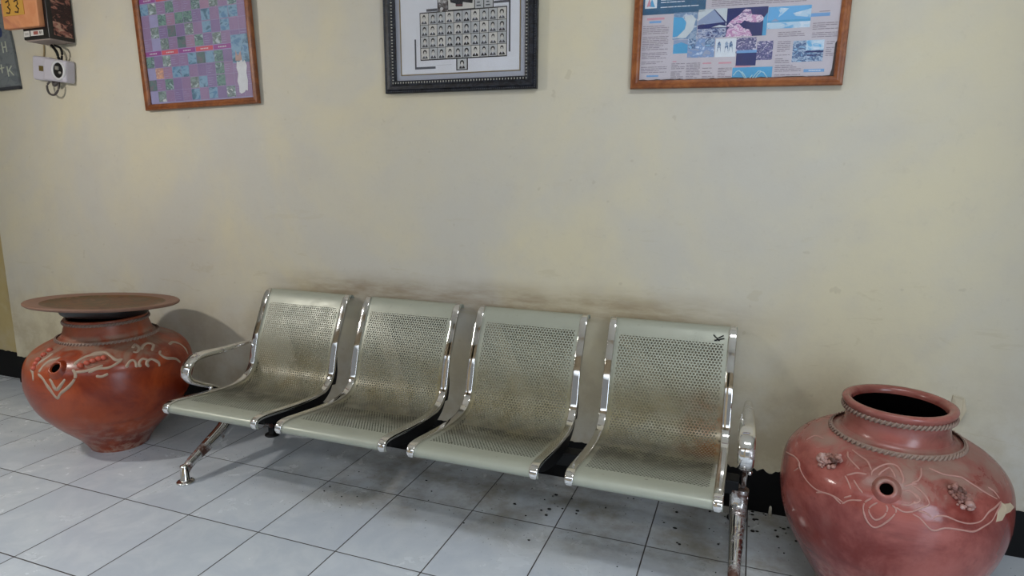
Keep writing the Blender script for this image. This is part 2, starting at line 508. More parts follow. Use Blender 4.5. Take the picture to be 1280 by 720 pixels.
# ------------------------------------------------------------------ setting
m = MB(); m.box((-4.2, -3.05, -.1), (5.6, .62, 0)); struct(m.build('floor', m_floor))
m = MB(); m.box((-14, -16, -.2), (14, -3.05, -.06)); struct(m.build('ground', plain('trodden earth', (92, 80, 62), .9, sc=4)))  # unseen ground outside, kept dark so the chrome reflects less white
m = MB(); m.box((-2.1, W, 0), (5.4, W + .16, 3.05)); struct(m.build('wall_back', m_wall))
m = MB(); m.box((-4.2, W + .05, 0), (-2.1, W + .16, 3.05)); struct(m.build('wall_recess', m_recess))
m = MB(); m.box((5.4, -2.9, 0), (5.55, W + .16, 3.05)); struct(m.build('wall_right', m_wall))
m = MB(); m.box((-4.2, -2.9, 0), (-4.05, W + .05, 3.05)); struct(m.build('wall_left', m_wall))
m = MB(); m.box((-4.2, -2.9, 3.05), (5.55, W + .16, 3.2)); struct(m.build('ceiling', m_ceil))

m = MB()
for x0, x1 in ((-4.2, -3.7), (-.55, -.05), (2.0, 2.35), (4.9, 5.55)):
    m.box((x0, -3.05, 0), (x1, -2.9, 3.05))
m.box((-4.2, -3.05, 2.45), (5.55, -2.9, 3.05))
m.box((-.05, -3.05, 0), (2.0, -2.9, .62)); m.box((-3.7, -3.05, 0), (-2.6, -2.9, .62))
struct(m.build('wall_front_unseen', plain('cream front wall paint', (206, 186, 156), .6)))  # out of view; piers and openings put in for dark bands in the chrome


def baseboard(name, x0, x1, y, seed):
    rnd = random.Random(seed)
    n = int((x1 - x0) / .012)
    vs, fs = [], []
    for i in range(n + 1):
        x = x0 + (x1 - x0) * i / n
        amp = .0125 if 2.45 < x < 3.0 else .0028
        h = .188 + (rnd.random() - .5) * 2 * amp + .004 * math.sin(x * 7)
        vs += [(x, y - .004, 0), (x, y - .004, h), (x, y, h), (x, y, 0)]
        if i:
            o = (i - 1) * 4
            for k in range(4):
                fs.append((o + k, o + (k + 1) % 4, o + 4 + (k + 1) % 4, o + 4 + k))
    fs += [(0, 1, 2, 3), tuple(n * 4 + k for k in (3, 2, 1, 0))]
    b = MB(); b.add(vs, fs)
    return struct(b.build(name, m_black))


baseboard('baseboard_back', -2.1, 5.4, W, 3)
baseboard('baseboard_recess', -4.05, -2.1, W + .05, 4)

# ------------------------------------------------------------------ the bench
BX = 1.3025
bench = thing('waiting_bench', (BX, 0, 0), 'four-seat perforated metal waiting bench with chrome trims standing against the wall', 'bench')
m = MB()
NS = 12
vs = [(SEAT_W * (k / NS), p[0], p[1]) for p in path for k in range(NS + 1)]
uv = [(SEAT_W * (k / NS), arc[i]) for i in range(90) for k in range(NS + 1)]
fs = [(i * (NS + 1) + k, i * (NS + 1) + k + 1, (i + 1) * (NS + 1) + k + 1, (i + 1) * (NS + 1) + k) for i in range(89) for k in range(NS)]
m.add(vs, fs, 0, uv, True)
seat0 = m.build('seat', m_seat, bench)
so = seat0.modifiers.new('Solidify', 'SOLIDIFY')
so.thickness, so.offset = .0016, -1
subs = []
tw = .0165
for x in (tw, SEAT_W - tw):
    m = MB()
    pts = path[0:87]
    sweep_yz(m, pts, taper(len(pts), tw, 4), taper(len(pts), .0095, 3, .5), x, 24, 6.0)
    subs.append(m.build('edge_trim', m_chrome, seat0))
for x in (.016, SEAT_W - .016):
    m = MB()
    idx = [i for i in range(90) if path[i][0] > -.27 and arc[i] > .05 and path[i][1] < .53]
    R = []
    for q, i in enumerate(idx):
        a, c = path[i - 1], path[i + 1]
        l = math.hypot(c[0] - a[0], c[1] - a[1])
        ny, nz = -(c[1] - a[1]) / l, (c[0] - a[0]) / l
        s = q / (len(idx) - 1)
        d = .012 + .05 * math.sin(PI * min(1, s * 1.15 + .08)) ** .7 if s < .8 else .012 + .05 * max(0.05, (1 - s) / .2) * .6
        p = path[i]
        o0, o1 = -.008, -d
        R.append([(x - .013, p[0] + ny * o0, p[1] + nz * o0), (x + .013, p[0] + ny * o0, p[1] + nz * o0), (x + .013, p[0] + ny * o1, p[1] + nz * o1), (x - .013, p[0] + ny * o1, p[1] + nz * o1)])
    m.rings(R, smooth=False)
    subs.append(m.build('support_bracket', m_iron, seat0))
for i in range(4):
    if i == 0:
        s = seat0
    else:
        s = seat0.copy(); col.objects.link(s); s.parent = bench
        for c in subs:
            d = c.copy(); col.objects.link(d); d.parent = s
    s.location = (.105 + .6217 * i + (.003 if i == 3 else 0) - BX, 0, 0)
m = MB(); m.box((.045 - BX, .025, .262), (2.545 - BX, .095, .318)); bevel(m.build('crossbeam', m_iron, bench), .006)
# small dark mark at the top corner of the last seat
m = MB()
def backpt(v):
    i = min(range(90), key=lambda k: abs(arc[k] - v)); return path[i]
for u0, v0, u1, v1 in ((.435, v_back + .030, .46, v_back + .012), (.44, v_back + .012, .478, v_back + .027), (.455, v_back + .02, .474, v_back + .032)):
    a, c = backpt(v0), backpt(v1)
    X = 1.973 - BX
    m.tube([(X + u0, a[0] - .002, a[1] + .001), (X + (u0 + u1) / 2, (a[0] + c[0]) / 2 - .002, (a[1] + c[1]) / 2 + .001), (X + u1, c[0] - .002, c[1] + .001)], .0026, 6)
m.build('paint_mark', m_iron, bench)['label'] = 'small dark scribble on the rightmost seat back'


def make_leg(x, name_mat):
    m = MB()
    front = [(v[0], v[1]) for v in catmull([(-.250, .052, 0), (-.222, .078, 0), (-.165, .104, 0), (-.08, .138, 0), (.0, .172, 0), (.045, .215, 0), (.06, .275, 0)], 28)]
    hx = [.019 + .016 * (k / 27) ** 1.2 for k in range(28)]
    ht = [.0175 + .024 * (k / 27) ** 1.2 for k in range(28)]
    sweep_yz(m, front, hx, ht, x - BX, 14, 3)
    rear = [(v[0], v[1]) for v in catmull([(.335, .045, 0), (.315, .066, 0), (.25, .095, 0), (.17, .140, 0), (.105, .195, 0), (.065, .272, 0)], 22)]
    sweep_yz(m, rear, [.014 + .012 * k / 21 for k in range(22)], [.012 + .012 * k / 21 for k in range(22)], x - BX, 14, 3)
    leg = m.build('leg', name_mat, bench)
    for y, z1, k in ((-.25, .092, 0), (.335, .06, 1)):
        f = MB()
        f.lathe([(.002, .0), (.002, .036), (.005, .040), (.010, .039), (.0135, .032), (.015, .0225), (.017, .0205), (z1 - .012, .0195), (z1 - .004, .016), (z1, .007), (z1 + .001, 0.0)], 32, (x - BX, y, -.002))
        f.build('foot', m_foot if k == 0 else m_iron, leg)
    for y, z in ((.052, .255),):
        f = MB(); f.ball((x - BX + .029, y - .012, z), (.006, .011, .011), 12)
        f.build('bolt', m_foot, leg)
    return leg


make_leg(.124, m_rusty)
make_leg(2.548, m_rusty)


def make_arm(x):
    pts = [(.285, .543), (.23, .5435), (.14, .5465), (.06, .5505), (-.02, .5560), (-.075, .5545), (-.115, .537), (-.139, .508), (-.143, .482), (-.128, .455), (-.095, .432), (-.045, .405), (.0, .384), (.045, .352), (.062, .315), (.066, .275)]
    p = [(v[0], v[1]) for v in catmull([(a, c, 0) for a, c in pts], 64)]
    hx, ht = [], []
    for k in range(64):
        s = k / 63
        w = .013 + .016 * math.sin(PI * min(1, s * 1.05))
        hx.append(w); ht.append(.0085 + .0075 * math.sin(PI * min(1, max(0, s * 1.1))))
    e = taper(64, 1.0, 3)
    hx = [a * b for a, b in zip(hx, e)]; ht = [a * b for a, b in zip(ht, e)]
    m = MB(); sweep_yz(m, p, hx, ht, x - BX, 16, 2.8)
    arm = m.build('armrest', m_arm, bench)
    f = MB(); f.ball((x - BX + .018, -.02, .382), (.010, .011, .011), 12); f.build('bolt', m_foot, arm)
    if x < BX:
        f = MB()
        f.tube([(x - BX, .279, .543), (x - BX + .045, .281, .543)], .0075, 10); f.build('spigot', m_chrome, arm)


make_arm(.066)
make_arm(2.560)


# ------------------------------------------------------------------ the two jars
def interp_profile(prof, n):
    return [(v[0], v[1]) for v in catmull([(z, r, 0) for z, r in prof], n)]


def radius_at(prof, z):
    for (z0, r0), (z1, r1) in zip(prof, prof[1:]):
        if z0 <= z <= z1:
            return r0 + (r1 - r0) * (z - z0) / max(1e-6, z1 - z0)
    return prof[-1][1]


def on_jar(prof, th, z, off=0.0):
    r = radius_at(prof, z)
    dr = (radius_at(prof, z + .004) - radius_at(prof, z - .004)) / .008
    k = 1 / math.hypot(1, dr)
    a = math.radians(th)
    return ((r + off * k) * math.cos(a), (r + off * k) * math.sin(a), z - off * dr * k)


def relief(prof, lines, rad, off):
    m = MB()
    for ln in lines:
        pts = [(v[0], v[1]) for v in catmull([(a * .006, z, 0) for a, z in ln], max(8, 5 * len(ln)))]
        P = [on_jar(prof, a / .006, z, off) for a, z in pts]
        m.tube(P, taper(len(P), rad, 2, .45), 7)
    return m


def rope(z, r, n, thick):
    """a twisted cord of clay laid round the jar"""
    m = MB()
    m.lathe([(z - thick, r), (z - thick * .6, r + thick * .5), (z, r + thick * .75), (z + thick * .6, r + thick * .5), (z + thick, r)], 96)
    for k in range(n):
        a = 2 * PI * k / n
        da = 2 * PI / n * .55
        P = []
        for s in (-1, -.5, 0, .5, 1):
            rr = r + thick * (.45 + .5 * math.sqrt(max(0, 1 - s * s * .8)))
            P.append((rr * math.cos(a + da * s * .8), rr * math.sin(a + da * s * .8), z + thick * .95 * s))
        m.tube(P, [thick * .25, thick * .42, thick * .46, thick * .42, thick * .25], 6)
    return m


def jar(name, loc, label, prof, neck, inner, mat, group):
    t = thing(name, loc, label, 'jar', group)
    p = interp_profile(prof, 70) + interp_profile(neck, 26)[0:]
    m = MB()
    m.add([(p[0][1] * math.cos(2 * PI * k / 96), p[0][1] * math.sin(2 * PI * k / 96), p[0][0]) for k in range(96)], [tuple(reversed(range(96)))])
    m.lathe(p, 96)
    m.build('body', mat, t)
    m = MB(); m.lathe(inner, 96); m.build('inside', m_inner_shade, t)
    return t, prof


def spout(t, prof, th, z, ro, ri, mat):
    c = Vector(on_jar(prof, th, z, 0))
    n = (Vector(on_jar(prof, th, z, .01)) - c).normalized()
    q = n.to_track_quat('Z', 'Y').to_matrix()
    m = MB()
    R = []
    for h, r in ((-.01, ro * 1.5), (.002, ro * 1.3), (.010, ro * 1.1), (.017, ro), (.020, ro * .9), (.019, ri * 1.1), (.014, ri), (.004, ri)):
        R.append([c + q @ Vector((r * math.cos(2 * PI * k / 28), r * math.sin(2 * PI * k / 28), h)) for k in range(28)])
    m.rings(R, cap=False)
    o = m.build('spout', mat, t)
    m = MB()
    m.add([c + q @ Vector((ri * 1.02 * math.cos(2 * PI * k / 28), ri * 1.02 * math.sin(2 * PI * k / 28), .0065)) for k in range(28)], [tuple(range(28))])
    m.build('hole', m_inner_shade, o)  # black disc painted as the shade in the spout, no real opening


def frog(t, prof, th, z, s, seed, turn=0.0):
    """a small crusted clay animal modelled on the shoulder"""
    rnd = random.Random(seed)
    c = Vector(on_jar(prof, th, z, 0))
    n = (Vector(on_jar(prof, th, z, .01)) - c).normalized()
    q = n.to_track_quat('Z', 'Y').to_matrix() @ Matrix.Rotation(turn, 3, 'Z')
    P = lambda x, y, h: c + q @ Vector((x * s, y * s, h * s))
    m = MB()
    def blob(x, y, h, r):
        m.ball(P(x, y, h), tuple(r * s * (.85 + .3 * rnd.random()) for _ in range(3)), 10)
    for k in range(8):
        blob((k - 3.5) * .009, .006 * math.sin(k * 1.7), .012 + .005 * math.sin(k * 1.3), .0145 - .001 * abs(k - 3))
    blob(.040, .002, .022, .012); blob(.046, .010, .028, .006); blob(.046, -.006, .028, .006)
    for k in range(64):
        a, d = rnd.uniform(0, 2 * PI), rnd.uniform(0, 1) ** .6
        blob(.046 * d * math.cos(a), .032 * d * math.sin(a), rnd.uniform(.004, .026) * (1.15 - d), rnd.uniform(.0035, .0085))
    m.build('clay_animal', m_lump, t)


# right jar -------------------------------------------------------
PR = [(0, .165), (.04, .188), (.0713, .2065), (.157, .258), (.257, .308), (.356, .332), (.44, .333), (.499, .321), (.542, .290), (.572, .250), (.588, .215), (.597, .188), (.603, .170)]
NR = [(.603, .170), (.612, .160), (.63, .1525), (.652, .150), (.672, .1525), (.69, .159), (.700, .1645), (.708, .1655), (.7125, .161), (.7135, .152), (.711, .142), (.703, .136), (.690, .1345)]
tR, _ = jar('clay_jar', (3.013, -.019, 0), 'open-mouthed pinkish terracotta water jar standing at the right end of the bench', PR, NR,
            [(.690, .1345), (.66, .132), (.62, .136), (.595, .16), (.55, .25), (.45, .30), (.3, .28), (.12, .2), (.05, .02)], m_clay_r, 'terracotta water jars')
rope(.5975, .186, 74, .0095).build('rope_band', m_rope, tR)
rope(.682, .155, 66, .0085).build('rope_band', m_rope, tR)
relief(PR, RR, .0029, .0004).build('floral_relief', m_relief_r, tR)
spout(tR, PR, -102.8, .529, .029, .0175, m_clay_r)
frog(tR, PR, -138, .548, .86, 5, .4)
frog(tR, PR, -65.4, .532, .86, 9, 2.2)
m = MB()
pc = PATCH[0]
ca, cz = sum(p[0] for p in pc) / len(pc), sum(p[1] for p in pc) / len(pc)
ringo = [on_jar(PR, a, z, .0005) for a, z in pc]
ringi = [on_jar(PR, ca + (a - ca) * .9, cz + (z - cz) * .9, .0035) for a, z in pc]
m.rings([ringo, ringi], cap=False)
m.add(ringi + [on_jar(PR, ca, cz, .0045)], [(k, (k + 1) % len(pc), len(pc)) for k in range(len(pc))])
m.build('mortar_patch', m_patch, tR)['label'] = 'pale chipped patch on the shoulder'

# left jar --------------------------------------------------------
PL = [(0, .135), (.04, .158), (.08, .190), (.16, .268), (.26, .343), (.365, .378), (.44, .379), (.50, .366), (.545, .332), (.575, .283), (.592, .243), (.602, .220), (.612, .207)]
NL = [(.612, .207), (.625, .200), (.65, .192), (.672, .1865), (.686, .187), (.695, .189), (.702, .187), (.703, .180), (.698, .174), (.685, .170)]
tL, _ = jar('clay_jar', (-.569, -.031, 0), 'orange-red terracotta jar under a wide flat dish, left of the bench', PL, NL,
            [(.685, .170), (.66, .17), (.62, .18), (.59, .22), (.5, .34), (.4, .35), (.2, .28), (.05, .02)], m_clay_l, 'terracotta water jars')
rope(.600, .2235, 84, .0085).build('rope_band', m_rope, tL)
rope(.684, .1865, 70, .008).build('rope_band', m_rope, tL)
relief(PL, LL, .0098, -.0045).build('floral_relief', m_relief_l, tL)
spout(tL, PL, -74.5, .519, .033, .022, m_clay_l)
for a, z in [(-98, .577), (-98, .561), (-97.8, .545), (-97.3, .529), (-96.7, .512), (-57.9, .531), (-53.5, .540), (-49.5, .546), (-45.7, .551), (-42, .552)]:
    p = on_jar(PL, a, z, .003)
    m = MB(); m.ball(p, (.015, .015, .0125), 10); m.build('clay_bead', m_bump_l, tL)

# the dish on the left jar ---------------------------------------
dish = thing('lid_dish', (-.569, -.031, .774), 'wide flat rusty brown dish lying as a lid on the left jar', 'dish', rot=(math.radians(-5.0), math.radians(.6), 0))
m = MB()
m.lathe([(-.014, .335), (-.009, .3425), (-.002, .3435), (.002, .340), (.0015, .330), (-.003, .285), (-.0045, .276)], 96, mi=1)
m.lathe([(-.0045, .276), (-.011, .262), (-.016, .20), (-.018, .1), (-.018, 0.0)], 96, mi=0)
m.lathe([(-.014, .335), (-.020, .29), (-.026, .235), (-.028, .208)], 96, mi=1)
m.build('dish', [m_dish, m_dishrim], dish)
m = MB()
m.lathe([(-.022, .205), (-.028, .2095), (-.040, .204), (-.052, .198), (-.062, .193), (-.068, .185), (-.070, .150), (-.072, .0)], 72)
m.build('foot_ring', m_pitch, dish)
# ------------------------------------------------------------------ framed pictures
def frame_mesh(w, h, prof):
    """mitred moulding; prof = (inset from the outer edge, distance towards the viewer); origin bottom centre"""
    R = []
    for sx, sz in ((-1, 0), (1, 0), (1, 1), (-1, 1)):
        ring = []
        for i, d in prof:
            ring.append((sx * (w / 2 - i), -d, i if sz == 0 else h - i))
        R.append(ring)
    m = MB()
    m.rings(R, closed=True, smooth=False)
    return m


def pane(t, w, h, ins, y):
    m = MB(); m.box((-w / 2 + ins, -y - .0015, ins), (w / 2 - ins, -y, h - ins)); m.build('glass_pane', m_glass, t)


m_wood = wood_material('varnished brown wood', (118, 62, 30), (142, 82, 40))
m_wood2 = wood_material('varnished reddish wood', (128, 68, 36), (152, 92, 50))
WPROF = [(0, .001), (0, .020), (.004, .026), (.010, .027), (.016, .022), (.022, .023), (.029, .020), (.033, .014), (.033, .001)]

# left: calendar of small photographs
FW, FH = .783, 1.02
pl = thing('framed_poster', (-.283, W - .004, 1.768), 'brown wooden frame holding a mauve poster of many tiny photographs', 'picture', 'framed pictures on the wall',
           (math.radians(1.0), math.radians(-1.25), 0))
frame_mesh(FW, FH, WPROF).build('frame', m_wood, pl)
pm = [plain('mauve print', (136, 112, 152), .5), plain('violet print', (122, 104, 150), .5), plain('rose print', (150, 118, 148), .5), plain('lilac print', (146, 144, 186), .5),
      plain('red header print', (192, 76, 96), .5), plain('purple header print', (140, 62, 140), .5), plain('white print', (205, 208, 214), .6),
      photo_material('green landscape print', [(84, 118, 118), (110, 146, 138), (76, 102, 110), (150, 172, 178)], 22), photo_material('sea print', [(84, 128, 166), (120, 156, 184), (70, 110, 136)], 16),
      photo_material('pale landscape print', [(178, 190, 200), (126, 146, 146), (94, 110, 114), (196, 200, 204)], 22), photo_material('dark landscape print', [(64, 90, 98), (86, 112, 116), (108, 104, 116)], 22),
      photo_material('sunset print', [(210, 160, 130), (170, 130, 130), (220, 190, 160)], 45), plain('old paper', (176, 150, 146), .7)]
m = MB()
x0, x1 = -FW / 2 + .030, FW / 2 - .030
m.quad(x0, .030, x1, FH - .03, -.006, 3)
CW, CH = (x1 - x0) / 12, .0605
rnd = random.Random(11)
base_z = .040
def row_z(r):
    return base_z + r * CH if r < 4 else base_z + 4 * CH + .028 + (r - 4) * CH
PH = {0: {1: 9, 5: 8, 7: 8, 9: 9}, 1: {0: 10, 2: 7, 5: 9, 6: 8, 8: 7}, 2: {1: 11, 3: 8, 4: 8, 8: 7}, 3: {0: 7, 2: 9, 5: 8, 6: 10, 7: 8, 8: 7},
      4: {2: 9, 4: 10, 6: 7, 8: 9}, 5: {1: 9, 3: 10, 5: 9, 7: 8, 9: 8}, 6: {2: 7, 4: 7, 5: 7, 7: 8, 9: 8, 10: 8}, 7: {0: 8, 1: 9, 3: 7, 6: 7, 8: 9, 10: 7},
      8: {6: 7, 7: 11, 10: 8}}
for r in range(12):
    if r >= 8:
        z = row_z(7) + CH + .028 + (r - 8) * CH
    else:
        z = row_z(r)
    for c in range(12):
        if r in (1, 2) and c >= 10:
            k = 0
        else:
            k = rnd.choice((0, 1, 2, 0, 1)) if c > 1 else rnd.choice((3, 3, 0) if r >= 4 else (1, 3, 0))
        xa = x0 + c * CW
        m.quad(xa + .0008, z + .0008, xa + CW - .0008, z + CH - .0008, -.0064, k)
        p = PH.get(r, {}).get(c) if r in PH else (rnd.choice((7, 8, 9, 10)) if rnd.random() < .35 else None)
        if p:
            m.quad(xa + .002, z + .003, xa + CW - .001, z + CH - .002, -.0068, p)
        elif rnd.random() < .5:
            for q in range(4):
                m.quad(xa + .006, z + .012 + q * .011, xa + .006 + rnd.uniform(.02, .042), z + .014 + q * .011, -.0067, 3)
for hz in (row_z(3) + CH, row_z(7) + CH):
    for c, k in enumerate((5, 4, 5, 4, 5, 0)):
        xa = x0 + c * CW * 2
        if c < 5:
            m.quad(xa + .002, hz + .003, xa + 2 * CW - .002, hz + .026, -.0066, k)
            for q in range(5):
                m.quad(xa + .035 + q * .011, hz + .011, xa + .042 + q * .011, hz + .017, -.0069, 6)
m.quad(x0 + 10 * CW, row_z(3) - .012, x1, row_z(4) + .036, -.0070, 8)
m.poly([(x0 + 10.1 * CW + .012, row_z(3) - .002), (x0 + 10.1 * CW + .018, row_z(3) + .05), (x0 + 10.1 * CW + .03, row_z(3) + .02), (x0 + 10.1 * CW + .05, row_z(3) + .045), (x0 + 10.1 * CW + .056, row_z(3) - .004)], -.0072, 12)
# torn white sticker
st = [(.018, .02), (.030, .012), (.05, .018), (.062, .03), (.074, .026), (.08, .08), (.076, .12), (.083, .16), (.07, .19), (.06, .178), (.052, .192), (.034, .18), (.02, .186), (.014, .15), (.022, .12), (.012, .08), (.02, .05)]
m.poly([(x0 + 10.1 * CW + a, base_z + .004 + c * .93) for a, c in st], -.0075, 6)
m.build('poster', pm, pl)
pane(pl, FW, FH, .03, .012)

# middle: black carved frame with rows of portraits
FW, FH = .750, .92
pc_ = thing('framed_portrait_board', (1.2375, W - .004, 1.794), 'black carved frame with rows of small black-and-white portraits', 'picture', 'framed pictures on the wall', (math.radians(.6), math.radians(.35), 0))
m_ebony = photo_material('tarnished black lacquer', [(16, 17, 22), (22, 23, 30), (40, 43, 52), (10, 11, 14)], 26, .45)
frame_mesh(FW, FH, [(0, .001), (0, .022), (.006, .028), (.012, .024), (.016, .029), (.030, .030), (.036, .024), (.042, .026), (.050, .022), (.056, .014), (.056, .001)]).build('frame', m_ebony, pc_)
m_bead = plain('silvered beading', (186, 184, 176), .4, .4)
m = MB()
def beads(ins, step, r, y):
    w2, h0, h1 = FW / 2 - ins, ins, FH - ins
    n = int(2 * w2 / step)
    for k in range(n + 1):
        x = -w2 + 2 * w2 * k / n
        for z in (h0, h1):
            m.ball((x, -y, z), (r * .55, r, r), 6)
    n = int((h1 - h0) / step)
    for k in range(1, n):
        z = h0 + (h1 - h0) * k / n
        for x in (-w2, w2):
            m.ball((x, -y, z), (r, r, r * .55), 6)
beads(.045, .0135, .0048, .025)
m.build('inner_beading', m_bead, pc_)
m = MB()
beads(.0065, .010, .0026, .0275)
m.build('outer_beading', plain('dull grey beading', (96, 98, 104), .4, .5), pc_)
m = MB()
m.quad(-FW / 2 + .05, .05, FW / 2 - .05, FH - .05, -.006, 0)
m.build('mat_board', plain('blue grey mat board', (160, 164, 178), .7, var=.05), pc_)
m = MB()
i0 = .083
for a in ((-FW / 2 + i0 - .0045, i0 - .0045, FW / 2 - i0 + .0045, i0), (-FW / 2 + i0 - .0045, FH - i0, FW / 2 - i0 + .0045, FH - i0 + .0045),
          (-FW / 2 + i0 - .0045, i0 - .0045, -FW / 2 + i0, FH - i0), (FW / 2 - i0, i0 - .0045, FW / 2 - i0 + .0045, FH - i0)):
    m.box((a[0], -.0085, a[1]), (a[2], -.006, a[3]))
m.build('gold_fillet', plain('worn gilt', (126, 112, 84), .5, .3), pc_)
sheet = [plain('white card', (206, 209, 218), .6, var=.03), plain('grey print', (172, 175, 178), .6), plain('black print', (34, 36, 44), .6), plain('face print', (196, 194, 190), .6, var=.03),
         plain('dark print', (70, 74, 84), .6), photo_material('monochrome print', [(190, 190, 190), (120, 118, 120), (60, 52, 54), (200, 200, 200)], 26), plain('maroon print', (96, 56, 62), .6)]
m = MB()
m.quad(-FW / 2 + i0, i0, FW / 2 - i0, FH - i0, -.0066, 0)
gx0, gx1, gz0, gz1 = 1.0475 - 1.2375, 1.468 - 1.2375, .145, .345
m.quad(gx0 - .003, gz0 - .004, gx1 + .003, gz1 + .004, -.0070, 2)
cw, ch = (gx1 - gx0) / 10, (gz1 - gz0) / 4
rnd = random.Random(5)


def portrait(cx, z0, w, h, fill):
    j = rnd.uniform(-.0015, .0015)
    m.quad(cx - w / 2 + .0011, z0 + .0011, cx + w / 2 - .0011, z0 + h - .0011, -.0074, 1 if fill else 3)
    c = cx + j
    sh = 2 if rnd.random() < .4 else 4
    m.poly([(c - .0145, z0 + .004), (c + .0145, z0 + .004), (c + .012, z0 + .011), (c + .005, z0 + .0165), (c - .005, z0 + .0165), (c - .012, z0 + .011)], -.0078, sh)
    m.poly([(c - .0035, z0 + .0165), (c, z0 + .006), (c + .0035, z0 + .0165)], -.0081, 0)
    fz = z0 + h * .56 + rnd.uniform(-.001, .001)
    big = rnd.choice((1.0, 1.15, 1.3))
    m.poly([(c + .0078 * big * math.cos(t), fz + .003 + .0112 * math.sin(t)) for t in [2 * PI * k / 14 for k in range(14)]], -.0083, 2)
    m.poly([(c + .0064 * math.cos(t), fz - .002 + .0090 * math.sin(t)) for t in [2 * PI * k / 14 for k in range(14)]], -.0086, 3)
    m.quad(c - .0038, fz + .0005, c - .001, fz + .0018, -.0089, 4)
    m.quad(c + .001, fz + .0005, c + .0038, fz + .0018, -.0089, 4)
    m.quad(c - .0018, fz - .006, c + .0018, fz - .0052, -.0089, 4)


for r in range(4):
    for c in range(10):
        portrait(gx0 + (c + .5) * cw, gz0 + r * ch, cw, ch, (r + c) % 3 != 0)
m.quad(-.012, .092, .046, .146, -.0070, 2)
portrait(.017, .095, .049, .047, True)
# heading photograph and line ornaments
m.quad(-.102, gz1 - .004, .170, gz1 + .17, -.0069, 2)
m.quad(-.098, gz1 + .001, -.050, gz1 + .166, -.0073, 5)
m.quad(-.048, gz1 + .006, .078, gz1 + .166, -.0073, 3)
m.poly([(-.040, gz1 + .05), (-.036, gz1 + .036), (-.012, gz1 + .03), (-.01, gz1 + .018), (.022, gz1 + .016), (.024, gz1 + .034), (.07, gz1 + .026), (.074, gz1 + .06), (.05, gz1 + .07), (-.03, gz1 + .066)], -.0077, 2)
m.quad(-.012, gz1 + .020, .02, gz1 + .026, -.0080, 6)
for k in range(6):
    m.quad(-.03 + k * .016, gz1 + .045, -.02 + k * .016, gz1 + .056, -.0080, 5)
m.quad(.082, gz1 + .004, .122, gz1 + .1, -.0073, 1); m.quad(.126, gz1 + .004, .166, gz1 + .1, -.0073, 1)
for c in (.102, .146):
    for k in range(5):
        m.quad(c - .013 + 0.003 * (k % 2), gz1 + .012 + k * .013, c + .008 - .004 * (k % 3), gz1 + .017 + k * .013, -.0077, 4)
for a in ((-.158, gz1 + .006, -.103, gz1 + .017), (.171, gz1 + .018, .249, gz1 + .028), (.241, gz1 - .185, .249, gz1 + .028), (-.222, .112, -.214, .236), (-.222, .104, -.116, .114)):
    m.quad(*a, -.0070, 4)
for a in ((-.2095, .20, -.2085, .29), (-.116, .118, -.035, .119), (.18, gz1 + .008, .238, gz1 + .009)):
    m.quad(*a, -.0070, 1)
m.build('portrait_sheet', sheet, pc_)
pane(pc_, FW, FH, .05, .013)

# right: tourist poster
FW, FH = .785, .62
pr = thing('framed_travel_poster', (2.411, W - .004, 1.766), 'brown wooden frame holding a pale poster with blue beach photographs', 'picture', 'framed pictures on the wall', (math.radians(1.0), math.radians(1.1), 0))
frame_mesh(FW, FH, WPROF).build('frame', m_wood2, pr)
mm = [plain('pale print paper', (192, 186, 196), .6, var=.04), plain('text print', (138, 130, 142), .6), plain('red title print', (204, 148, 164), .6), plain('blue pill print', (112, 160, 210), .6),
      plain('deep teal print', (32, 88, 126), .5, var=.3), plain('bright sea print', (74, 158, 206), .5), plain('sand print', (196, 206, 214), .5), photo_material('scrub print', [(150, 170, 196), (110, 140, 176), (190, 200, 216)], 40),
      plain('roof print', (142, 158, 190), .5), plain('navy print', (22, 36, 100), .5, var=.3), photo_material('crowd print', [(50, 62, 110), (120, 136, 176), (190, 196, 214), (60, 70, 120)], 70),
      photo_material('pink stone print', [(216, 184, 214), (186, 130, 178), (226, 210, 226), (130, 100, 150)], 42), plain('sky print', (96, 168, 220), .5), photo_material('cloud print', [(110, 176, 222), (180, 208, 230), (206, 220, 236)], 24),
      photo_material('palm print', [(198, 190, 212), (110, 106, 150), (72, 76, 124), (200, 196, 216)], 60), photo_material('street print', [(190, 206, 230), (120, 150, 196), (150, 160, 186)], 40), plain('white figure print', (214, 222, 232), .5),
      plain('map line print', (170, 212, 230), .5), photo_material('river print', [(90, 120, 160), (170, 190, 214), (70, 96, 140), (140, 180, 214)], 40), plain('dark edge stain', (60, 46, 44), .8)]
m = MB()
Y0 = -.006
m.quad(-FW / 2 + .030, .030, FW / 2 - .030, FH - .03, Y0, 0)
q = lambda a, k, d=1: m.quad(a[0], a[1], a[2], a[3], Y0 - .0004 * d, k)
q((-.362, .285, -.117, .40), 4); q((-.352, .309, -.305, .36), 16, 2)
m.poly([(-.345, .315), (-.335, .35), (-.328, .318)], Y0 - .0012, 2); m.poly([(-.335, .316), (-.325, .345), (-.312, .313)], Y0 - .0012, 5)
rnd = random.Random(21)


def text(a, lead=.0068, hgt=.0026, k=1):
    z = a[3] - lead
    while z > a[1]:
        if rnd.random() > .10:
            xe = a[2] if rnd.random() > .3 else a[0] + (a[2] - a[0]) * rnd.uniform(.5, .9)
            x = a[0]
            while x < xe - .004:
                w = min(rnd.uniform(.008, .03), xe - x)
                m.quad(x, z, x + w, z + hgt, Y0 - .0006, k)
                x += w + .0025
        z -= lead


text((-.29, .305, -.14, .345), .009, .003, 16)
text((-.355, .056, -.252, .247)); q((-.341, .265, -.272, .273), 2); q((-.331, .253, -.284, .261), 3); q((-.331, .047, -.283, .054), 3)
